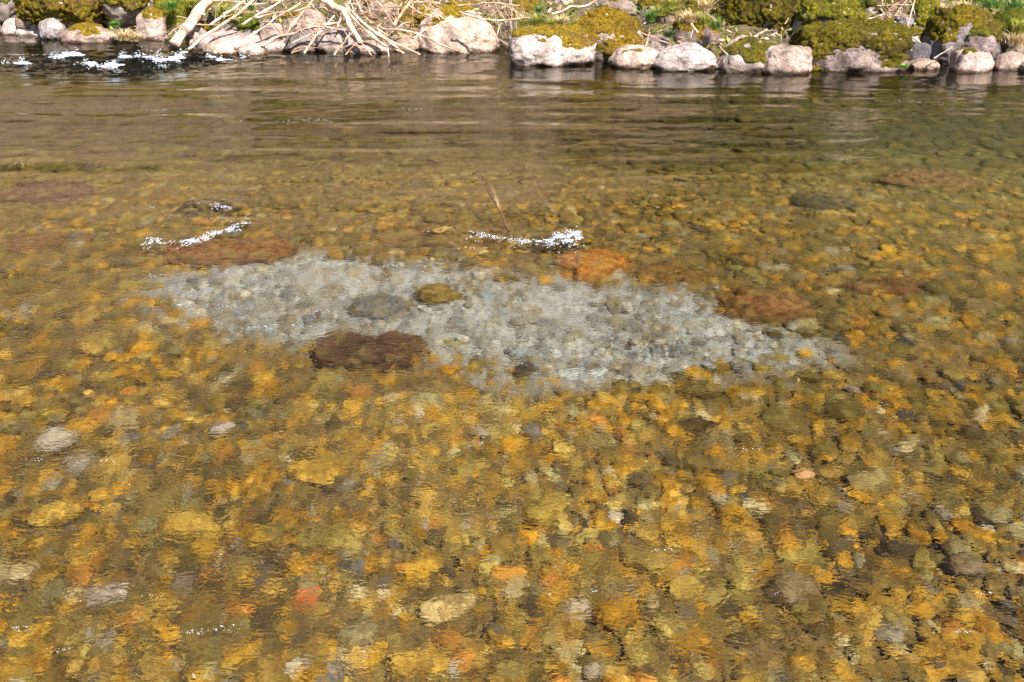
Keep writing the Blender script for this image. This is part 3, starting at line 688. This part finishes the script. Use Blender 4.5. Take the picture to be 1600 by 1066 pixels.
ST = [
 ([(272, 70), (296, 38), (326, 0), (340, -22)], (12.95, 14), 16, 'thick pale leaning log with its foot in the water, left of the driftwood pile', WH, 1.0),
 ([(294, 78), (340, 44), (397, 0), (430, -25)], (12.6, 13.4), 5, 'long straight stick ending in an orange tip in the water right of the leaning log', WH, .8),
 ([(329, 40), (352, 22), (383, 1)], (13.3, 13.5), 5, 'short straight pale stick above the long one with the orange tip', WH, .8),
 ([(378, 39), (410, 19), (440, 2)], (13.3, 13.5), 4, 'slanting grey stick above the white angular boulder', (.9, .8, .75), .8),
 ([(366, 74), (400, 52), (433, 30), (470, 5)], (12.7, 13.3), 3.6, 'long thin stick crossing in front of the white angular boulder', WH, .8),
 ([(398, 26), (420, 14), (448, -2)], (13.2, 13.4), 4, 'pale stick at the top edge right of the grey slanting one', WH, .8),
 ([(332, 1), (370, 4), (410, 5), (456, 0)], (13.5, 13.5), 2.4, 'nearly level thin stick along the top edge', WH, .7),
 ([(398, 28), (443, 20), (480, 13), (512, 7)], (13.1, 13.3), 3, 'gently rising stick above the tan upright rock', WH, .7),
 ([(434, 76), (448, 54), (464, 31), (492, -3)], (12.7, 13.2), 4, 'straight stick rising steeply from the water through the pile', TN, .8),
 ([(408, 72), (430, 62), (455, 52), (492, 43), (540, 35)], (12.75, 12.9), 4.4, 'long arching pale branch low in front of the driftwood pile', WH, .9),
 ([(477, 41), (515, 44), (552, 51)], (12.8, 12.8), 3.4, 'short level branch meeting the thick trunk', WH, .7),
 ([(475, 84), (488, 64), (502, 46), (524, 24)], (12.5, 13), 4, 'steep stick standing in the water left of the grey rock in blue shade', WH, .8),
 ([(456, 68), (478, 57), (502, 45)], (12.7, 12.8), 2.6, 'thin slanting stick over the dark undercut rock', WH, .7),
 ([(498, -6), (520, 8), (538, 19), (547, 41), (564, 68)], (13.2, 12.6), 11, 'thickest forked driftwood trunk bending down to the water', (1.15, 1, .92), .75),
 ([(541, 8), (552, 30), (575, 52), (606, 74), (631, 84)], (13, 12.45), 7, 'thick smooth branch sloping from the trunk down right into the water', WH, .75),
 ([(548, 16), (577, 43), (610, 63), (657, 86)], (12.9, 12.4), 4.6, 'long branch with an orange tip reaching furthest right into the water below the pile', WH, .6),
 ([(566, 36), (590, 54), (622, 76)], (12.8, 12.5), 5, 'pale branch lying between the two long sloping ones', WH, .7),
 ([(555, -4), (570, 26), (590, 46), (613, 62)], (13.2, 12.8), 3.4, 'brownish curved branch in the right half of the pile', TN, .6),
 ([(522, 87), (534, 70), (547, 53)], (12.3, 12.6), 3.6, 'short tan stick in the water right of the grey rock in blue shade', TN, .6),
 ([(564, 67), (574, 78), (581, 87)], (12.6, 12.35), 2.4, 'thin twig dipping into the water from the end of the trunk', TN, .6),
 ([(540, 86), (549, 76), (559, 65)], (12.4, 12.6), 2.2, 'thin twig crossing below the end of the trunk', OR, .6),
 ([(456, 82), (462, 76), (470, 73), (498, 75)], (12.6, 12.6), 1.8, 'thin hooped twig on the water below the dark undercut rock', OR, .6),
 ([(455, 84), (470, 78), (492, 79)], (12.5, 12.5), 1.6, 'lower thin hooped twig on the water', OR, .6),
 ([(598, 46), (622, 48), (645, 53), (681, 67), (716, 80)], (12.8, 12.5), 4.6, 'long curved branch crossing the foot of the big white boulder', WH, .6),
 ([(615, 40), (626, 24), (638, 8), (648, -6)], (12.9, 13.4), 5.6, 'stout straight branch standing left of the ochre mossy boulder', TN, .9),
 ([(640, 10), (659, 21), (675, 24), (689, 26), (697, 32)], (13, 12.9), 3, 'white arched branch across the ochre mossy boulder', WH, .5),
 ([(640, 5), (662, 3), (690, 6)], (13.3, 13.3), 3, 'thin white stick at the top edge over the ochre mossy boulder', WH, .6),
 ([(719, 19), (738, 28), (755, 31), (790, 31), (828, 28)], (12.55, 12.4), 3.4, 'white stick sagging across the right shoulder of the big white boulder', WH, .9),
 ([(862, 23), (892, 12), (918, 8), (942, -3)], (12.4, 12.8), 3.6, 'white stick rising left of the golden moss dome', WH, .8),
 ([(790, 34), (783, 38), (778, 52), (767, 82)], (12.5, 12.3), 2, 'thin crooked twig standing in the water right of the big white boulder', WH, .8),
 ([(714, 9), (744, 5), (775, 6), (812, 9)], (13, 13), 2.2, 'thin stick over the top of the big white boulder', WH, .7),
 ([(621, 44), (631, 36), (643, 35)], (12.8, 12.8), 2.4, 'tiny bent white twig in front of the ochre mossy boulder', WH, .7),
 ([(640, 66), (654, 54), (669, 42)], (12.7, 12.8), 2.4, 'small twig left of the foot of the big white boulder', WH, .7),
 ([(500, 8), (530, 30), (548, 30)], (13.1, 13), 3, 'brown bent branch behind the trunk', TN, .7),
 ([(585, -3), (600, 14), (612, 34)], (13.2, 13), 2.6, 'pale twig in the upper right of the driftwood pile', WH, .7),
 ([(520, 40), (535, 20), (552, -4)], (13, 13.3), 3, 'steep stick crossing behind the trunk', TN, .7),
 ([(1332, 38), (1356, 31), (1382, 22)], (12.1, 12.3), 3, 'grey stick leaning on the long mossy boulder', (.9, .82, .8), .7),
 ([(1344, 42), (1362, 32), (1378, 27)], (12.1, 12.3), 2.4, 'second grey stick leaning on the long mossy boulder', (.9, .82, .8), .7),
 ([(1363, 51), (1372, 42), (1381, 33)], (12.1, 12.2), 4, 'short stout orange brown stick right of the long mossy boulder', (1, .8, .65), .9),
 ([(1370, 9), (1390, 9), (1426, 8)], (12.8, 12.8), 2.6, 'level grey stick at the top of the stick tangle', (.9, .85, .85), .8),
 ([(1374, 14), (1390, 28), (1407, 42)], (12.5, 12.5), 3, 'grey stick slanting down right in the stick tangle', (.95, .88, .9), .8),
 ([(1396, 14), (1390, 20), (1385, 28)], (12.5, 12.5), 3.4, 'short fat stick in the middle of the stick tangle', (1, .85, .8), .9),
 ([(1430, -4), (1422, 26), (1413, 54)], (12.4, 12.2), 3, 'tall white stick standing upright left of the hump of moss', WH, .8),
 ([(1419, -3), (1408, 12), (1397, 26)], (12.5, 12.4), 2.6, 'white stick crossing the level grey one', WH, .8),
 ([(1380, 24), (1396, 25), (1412, 24)], (12.5, 12.5), 2.6, 'lower level stick in the stick tangle', (.95, .85, .85), .8),
 ([(1417, 55), (1428, 60), (1438, 67)], (12, 11.9), 3.4, 'pale stick in the dark hollow left of the hump of moss', WH, .8),
 ([(1402, 71), (1412, 74), (1425, 79)], (12, 11.9), 2.6, 'thin pale stick low in the dark hollow', (1, .8, .85), .8),
 ([(1458, 92), (1475, 82), (1488, 73)], (11.6, 11.7), 2.4, 'grey twig before the foot of the hump of moss', (.7, .65, .65), .6),
 ([(1002, 52), (1024, 60), (1048, 70)], (12.2, 12.1), 2.6, 'brown stick right of the golden moss dome', (.9, .75, .68), .7),
 ([(1015, 51), (1012, 62), (1009, 73)], (12.1, 12.05), 3, 'short upright pale stick right of the golden moss dome', WH, .7),
 ([(1123, 72), (1131, 80), (1139, 88)], (11.8, 11.7), 2.2, 'white twig between saddle shaped and low mossy boulder', WH, .7),
 ([(1138, 86), (1133, 93), (1130, 98)], (11.8, 11.6), 2, 'tiny white twig by the water left of the low mossy boulder', WH, .7),
 ([(1171, 52), (1176, 60), (1181, 68)], (12, 11.9), 3, 'bent white twig on the rounded lichened rock', WH, .8),
 ([(1176, 60), (1186, 53), (1198, 46)], (11.95, 12.2), 4, 'pale stick poking from the black shade under the huge mossed boulder', (1, .85, .82), .8),
 ([(1080, 38), (1084, 44), (1090, 51)], (12.2, 12.1), 5, 'short white broken stump on the moss draped grey rock', WH, .8),
 ([(1204, 56), (1212, 52), (1219, 57)], (11.9, 11.9), 2.6, 'forked white twig left of the long mossy boulder', WH, .6),
 ([(1226, 38), (1230, 32), (1232, 28)], (12.1, 12.2), 1.8, 'grey twig above the long mossy boulder', (.8, .75, .75), .7),
 ([(275, 41), (286, 36), (298, 33)], (13.1, 13), 2, 'thin side twig left of the leaning log', WH, .7),
 ([(263, 55), (272, 47), (282, 40)], (13, 13), 2, 'thin twig dropping toward the water left of the leaning log', WH, .7),
 ([(276, 26), (288, 28), (301, 31)], (13.1, 13), 2, 'upper thin side twig left of the leaning log', WH, .7),
 ([(307, 39), (324, 39), (343, 39)], (13.1, 13.1), 2.2, 'level thin twig over the moss cushion stone', TN, .7),
 ([(340, 10), (352, -2)], (13.3, 13.3), 2, 'short twig at the top edge right of the leaning log', WH, .7),
 ([(345, 28), (375, 20), (400, 20)], (13.3, 13.3), 2, 'thin twig behind the straight pale stick', TN, .7),
 ([(200, 45), (208, 50), (217, 57)], (13.1, 13), 2, 'pale twig by the dead grass left of the tall tan boulder', WH, .7),
 ([(1104, 22), (1112, 28), (1120, 34)], (12.3, 12.3), 2, 'thin twig beside the huge mossed boulder', TN, .7),
]
for k, s in enumerate(ST):
    stick(s[0], s[1], s[2], s[3], s[4], s[5], seed=k+1, name='driftwood_log' if s[2] > 10 else 'driftwood_branch', cat='log' if s[2] > 10 else 'branch')
rr = random.Random(11)
for k in range(230):   # the tangle of thin twigs
    if k < 190:
        x = rr.gauss(640, 85) if k % 3 else rr.uniform(470, 830); y = rr.uniform(-12, 58) if x < 650 else rr.uniform(-14, 24)
        if x > 650 and rr.random() < .4: x = rr.uniform(775, 830); y = rr.uniform(0, 70)
        Yd = rr.uniform(12.75, 13.35) + (60-y)*.004
    else:
        x = rr.uniform(1370, 1425); y = rr.uniform(-5, 50); Yd = rr.uniform(12.2, 12.8)
    a = rr.gauss(.6, .7); L_ = rr.uniform(18, 60) if k < 190 else rr.uniform(12, 32)
    dx, dy = math.cos(a)*L_/2, math.sin(a)*L_/2
    x0, y0, x1, y1 = x-dx, y-dy, x+dx, y+dy
    bend = rr.uniform(-6, 6)
    br = rr.random()
    tint = WH if br < .45 else TN if br < .7 else (.5, .33, .26)
    stick([(x0, y0), (x+bend*.4, y+bend), (x1, y1)], (Yd+.05, Yd-.05), rr.uniform(.8, 1.9),
          f"thin {'bleached' if br < .45 else 'tan' if br < .7 else 'dark brown'} twig in the driftwood tangle {'left of the thickest trunk' if x < 530 else 'right of the thickest trunk' if x < 600 else 'above the ochre mossy boulder' if x < 690 else 'over the top of the big white boulder' if x < 775 else 'hanging right of the big white boulder'}" if k < 190 else
          f"thin {'bleached' if br < .45 else 'tan' if br < .7 else 'dark brown'} twig in the small stick tangle left of the hump of moss",
          tint, .6, 900+k, 'driftwood_twig', 'twig', 'thin twigs of the driftwood tangle' if k < 190 else 'thin twigs of the small stick tangle')

# the reed stem standing in the stream
def stem(pts, Y, wpx, seed, base): return tube([at_y(a, b, Y)-base for a, b in pts], wpx/ppm(Y)/2, wpx/ppm(Y)/2*.35, seed, 6)
base = at_z(792, 359); Yt = base[1]
o = link('twig', tube_mesh('twig', [stem([(796, 368), (791, 356), (782, 332), (770, 308), (757, 288), (745, 271)], Yt, 4.4, 1, base)], M_wood)); o.location = base; o.color = (.26, .13, .1, 1)
tag(o, 'slender brown twig with side shoots standing out of the water in midstream', 'twig')
for k, pt in enumerate(([(779, 326), (776, 312), (769, 297), (765, 286)], [(774, 314), (773, 302), (770, 291)], [(783, 335), (779, 318), (777, 308)])):
    c = link('side_shoot', tube_mesh('side_shoot', [stem(pt, Yt, 2.0, k+3, base)], M_wood), o); c.color = (.8, .7, .45, 1)

# ---------------------------------------------------------------- grass tufts, litter
def blades(n, r, h, seed, droop=.5, w_=.0045):
    rg_ = np.random.default_rng(seed); V, Fq = [], []; off = 0
    for i in range(n):
        a = rg_.uniform(0, 6.283); rad = r*abs(rg_.normal())*.6; b = np.array([math.cos(a)*rad, math.sin(a)*rad, 0])
        d = np.array([math.cos(a)+rg_.normal()*.5, math.sin(a)+rg_.normal()*.5, 0])*droop*rg_.uniform(.3, 1.2); hh_ = h*rg_.uniform(.25, 1.1)
        s = np.cross(d+1e-4, [0, 0, 1]); s /= np.linalg.norm(s)+1e-9
        for k in range(5):
            t = k/4; c = b + d*hh_*t*t + np.array([0, 0, hh_*(t - droop*.45*t*t)]); ww = w_*(1-t*.9)
            V += [c - s*ww, c + s*ww]
        for k in range(4): Fq.append([off+2*k, off+2*k+1, off+2*k+3, off+2*k+2])
        off += 10
    return np.array(V), np.array(Fq)
GREEN, YG, STRAW = (.10, .22, .03), (.30, .30, .05), (.62, .48, .28)
def tuft(px, py, wpx, hpx, c, label, Y=None, n=90, droop=.5, seed=0):
    if Y is None:
        lo, hi = 9., 22.
        for _ in range(40):
            md = (lo+hi)/2; q = at_y(px, py, md)
            if q[2] > float(bank_z(q[0], q[1])): lo = md
            else: hi = md
        P = q
    else: P = at_y(px, py, Y)
    s = ppm(P[1]); v, f = blades(n, wpx/s/2*.6, hpx/s, seed, droop)
    o = link('grass_tuft', mesh_np('grass_tuft', v, f, M_grass)); o.location = P; o.color = c+(1,)
    tag(o, label, 'grass tuft', 'grass tufts on the far bank')
TF = [
 (180, 42, 22, 12, GREEN, 'short green grass tuft in the dark hollow above the ochre capped rock', 13.5),
 (196, 62, 40, 26, STRAW, 'dead straw tuft drooping over the right end of the ochre capped rock', 13.0),
 (212, 64, 26, 18, STRAW, 'second dead straw tuft at the waterline left of the tall tan boulder', 13.0),
 (268, 14, 24, 18, GREEN, 'green grass tuft above the mossy boulder behind the log', 13.9),
 (300, 10, 26, 18, YG, 'yellow green tuft left of the leaning log at the top edge', 14),
 (348, 24, 44, 26, YG, 'yellow green grass under the straight pale stick', 13.6),
 (372, 30, 30, 24, YG, 'yellow green tuft above the rounded grey rock', 13.6),
 (392, 16, 20, 16, GREEN, 'green tuft between the slanting sticks', 13.8),
 (354, 8, 36, 22, YG, 'yellow green tuft at the top edge right of the leaning log', 14),
 (818, 44, 34, 26, YG, 'yellow grass tuft on top of the white boulder with the ochre cap', 12.8),
 (842, 40, 36, 30, YG, 'taller yellow green tuft behind the white boulder with the ochre cap', 12.8),
 (862, 46, 30, 24, YG, 'yellow green tuft between the capped boulder and the golden dome', 12.8),
 (832, 54, 44, 22, STRAW, 'straw tuft spilling over the back of the capped boulder', 12.7),
 (842, 20, 16, 18, GREEN, 'small bright green tuft over the pinkish grey rock', 13.3),
 (876, 40, 24, 24, STRAW, 'dry straw tuft left of the golden dome', 12.9),
 (1016, 34, 22, 28, GREEN, 'bright green grass tuft right of the golden moss dome', 12.9),
 (1030, 24, 34, 22, YG, 'yellow green tuft above the bright green one', 13.2),
 (1046, 58, 26, 18, (.10, .13, .06), 'dark bluish tuft left of the moss draped grey rock', 12.5),
 (1076, 34, 44, 26, STRAW, 'straw grass on top of the moss draped grey rock', 12.8),
 (1098, 40, 30, 30, YG, 'yellow green tuft right of the straw grass', 12.8),
 (1118, 46, 30, 26, (.16, .22, .04), 'green weed tuft by the left side of the huge mossed boulder', 12.5),
 (1104, 14, 40, 24, STRAW, 'straw tuft at the top edge left of the huge mossed boulder', 13.1),
 (1050, 12, 50, 20, YG, 'broad mossy tuft at the top edge above the bare soil', 13.3),
 (1470, 18, 30, 18, STRAW, 'straw tuft behind the hump of moss', 12.9),
 (1508, 16, 44, 22, STRAW, 'pale dry grass right of the hump of moss top', 12.9),
 (1548, 12, 60, 26, GREEN, 'bright green grass at the top edge left of the corner', 13.0),
 (1584, 16, 60, 30, GREEN, 'lush green grass in the top right corner', 12.8),
 (1530, 6, 60, 24, GREEN, 'green grass behind the dry grass in the top right', 13.2),
 (1586, 70, 44, 34, STRAW, 'straw tuft at the right edge above the pale rock', 12.0),
 (1596, 50, 36, 28, YG, 'yellow green tuft at the right edge', 12.1),
 (1412, 106, 12, 7, (.12, .35, .02), 'tiny bright green sprig at the waterline beside the long mossy boulder', 11.5),
]
for k, t in enumerate(TF): tuft(t[0], t[1], t[2], t[3], t[4], t[5], t[6], n=240 if t[2] > 20 else 140, droop=.9 if t[4] == STRAW else .7, seed=k)

rg = np.random.default_rng(3); n = 9000
X = rg.uniform(-9, 9, n); T = rg.uniform(.1, 3.2, n); Y = Ywl(X)+T; Z = bank_z(X, Y)+.03+rg.uniform(0, .06, n)
a = rg.uniform(0, 6.283, n); L_ = rg.uniform(.015, .06, n); w2 = L_*rg.choice([.12, .45], n); tl = rg.normal(0, .5, n)
dx = np.stack([np.cos(a)*L_, np.sin(a)*L_, tl*L_], -1); dy = np.stack([-np.sin(a)*w2, np.cos(a)*w2, rg.normal(0, .4, n)*w2], -1)
C0 = np.stack([X, Y, Z], -1); V = np.stack([C0-dx, C0+dy, C0+dx, C0-dy], 1).reshape(-1, 3)
lc = np.array([(.42, .26, .18), (.6, .48, .36), (.25, .14, .08), (.32, .30, .06), (.16, .22, .04), (.5, .33, .26)])[rg.integers(0, 6, n)]
o = link('leaf_litter', mesh_np('leaf_litter', V, np.arange(4*n).reshape(-1, 4), M_litter, False, np.repeat(lc, 4, 0)))
tag(o, 'brown leaf litter and bits of stalk strewn between the boulders', 'leaf litter', kind='stuff')

# ---------------------------------------------------------------- whitewater
def foam_mesh(specs, seed, mode):
    rg_ = np.random.default_rng(seed); V, Fc = [], []; off = 0; v0, f0 = ICO[2]; v3, f3 = ICO[3]
    for pts, th, hb in specs:
        P2 = np.array([at_z(*q)[:2] for q in pts]); far = P2[0, 1] > 9
        n_ = int((len(pts)-1)*th*(60 if far else 36))
        for i in range(n_):
            t = rg_.uniform(0, len(pts)-1.001); k = int(t); q = P2[k]*(1-(t-k)) + P2[k+1]*(t-k)
            wpx = th/ppm(q[1]); spread = rg_.normal()*wpx*(.7 + .4*math.sin(t*5+seed))
            lump = rg_.random() < (.025 if far else .005)
            if vn(np.array([t*3.1, seed*1.0, .5]), 3) < 0 and rg_.random() < .85: continue
            if vn(np.array([t*9., spread*30, seed*2.]), 8) < (-.3 if far else -.15) + .25*lump: continue
            x = q[0]+rg_.normal()*.015; y = q[1]+spread*(1.2 if far else 1.6)
            z = water_z(x, y) + abs(rg_.normal())*hb*(.6 if far else .35)*math.exp(-(spread/wpx)**2*2)*(.5 if lump else 1)
            if lump:
                s = rg_.uniform(.008, .02)*(2.2 if far else 1.0)
                vv = v3*(1 + .45*fbm(v3*1.6+i, i, 3))[:, None]
                V.append(vv*np.array([s*rg_.uniform(1.3, 3), s, s*.45]) + (x, y, z)); Fc.append(f3+off); off += len(v3); continue
            s = rg_.uniform(.0010, .0036)*(2.0 if far else 1.0)
            V.append(v0*np.array([s*rg_.uniform(1, 1.8), s, s*.8]) + (x, y, z)); Fc.append(f0+off); off += len(v0)
    return mesh_np('foam', np.concatenate(V), np.concatenate(Fc), M_foam_glint)
FL = [([0], 'curved streak of white foam curling over the rust brown boulder'), ([1, 2], 'white foam breaking over the orange brown boulder in midstream'),
      ([3, 4, 5], 'white rapid tumbling below the ochre capped rock at the far side'), ([6], 'streak of white foam at the left edge near the far bank'),
      ([7], 'small white crest upstream of the main rapid'), ([8], 'thin line of foam at the foot of the white green footed rock'), ([9], 'few flecks of foam over the small dark boulder')]
for k, (ids, lab) in enumerate(FL):
    o = link('foam', foam_mesh([FOAM[i] for i in ids], 20+k, 0)); tag(o, lab, 'foam', kind='stuff')
# small white beads added on the surface to stand in for sun glints
GLINT = [(30, 981, 30, 6), (96, 1015, 38, 5), (345, 980, 60, 10), (300, 987, 40, 5), (240, 930, 22, 5), (300, 1056, 16, 6), (1035, 855, 30, 7), (325, 1052, 8, 4),
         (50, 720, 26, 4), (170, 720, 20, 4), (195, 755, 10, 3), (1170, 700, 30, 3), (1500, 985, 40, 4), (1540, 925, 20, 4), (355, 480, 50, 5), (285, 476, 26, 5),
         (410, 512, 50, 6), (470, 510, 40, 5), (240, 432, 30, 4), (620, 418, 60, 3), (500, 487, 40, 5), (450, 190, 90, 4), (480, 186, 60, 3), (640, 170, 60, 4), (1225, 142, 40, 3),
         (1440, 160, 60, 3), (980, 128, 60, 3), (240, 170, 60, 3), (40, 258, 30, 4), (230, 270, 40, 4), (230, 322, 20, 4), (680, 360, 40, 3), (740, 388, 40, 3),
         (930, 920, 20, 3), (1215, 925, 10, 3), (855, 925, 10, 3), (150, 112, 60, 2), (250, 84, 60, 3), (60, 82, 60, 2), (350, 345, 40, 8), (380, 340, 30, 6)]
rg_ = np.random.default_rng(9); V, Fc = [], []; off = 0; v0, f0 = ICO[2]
for px, py, wpx, hpx in GLINT:
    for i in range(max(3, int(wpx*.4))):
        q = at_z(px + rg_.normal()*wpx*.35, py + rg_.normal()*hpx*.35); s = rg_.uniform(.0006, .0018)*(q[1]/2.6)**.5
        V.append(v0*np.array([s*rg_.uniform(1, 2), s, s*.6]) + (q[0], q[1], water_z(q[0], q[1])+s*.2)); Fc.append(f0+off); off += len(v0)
o = link('glint_flecks', mesh_np('glint_flecks', np.concatenate(V), np.concatenate(Fc), M_foam_glint))
tag(o, 'scattered tiny white flecks standing in for sun glints on the clear water', 'foam', kind='stuff')

# ---------------------------------------------------------------- wood up the hill behind the bank (seen only mirrored in the water)
rg = np.random.default_rng(4); n = 60000; nb = 90
bx = rg.uniform(-26, 26, nb); bt = rg.uniform(4, 24, nb) + 6*(bx < 3); by = Ywl(bx)+bt; bz = bank_z(bx, by)+rg.uniform(1.2, 5, nb); br = rg.uniform(1, 2.6, nb)
k = rg.integers(0, nb, n); d = rg.normal(size=(n, 3)); d /= np.linalg.norm(d, axis=1, keepdims=True); d *= (br[k]*rg.uniform(.5, 1, n)**.4)[:, None]; d[:, 2] *= 1.25
C0 = np.stack([bx[k], by[k], bz[k]], -1)+d; A = rg.normal(size=(n, 3))*.16; Bv = rg.normal(size=(n, 3))*.16
o = link('wood', mesh_np('wood', np.stack([C0-A, C0+Bv, C0+A, C0-Bv], 1).reshape(-1, 3), np.arange(4*n).reshape(-1, 4), M_leaf, False))
tag(o, 'dark wood on the slope above the far bank', 'wood', kind='stuff')
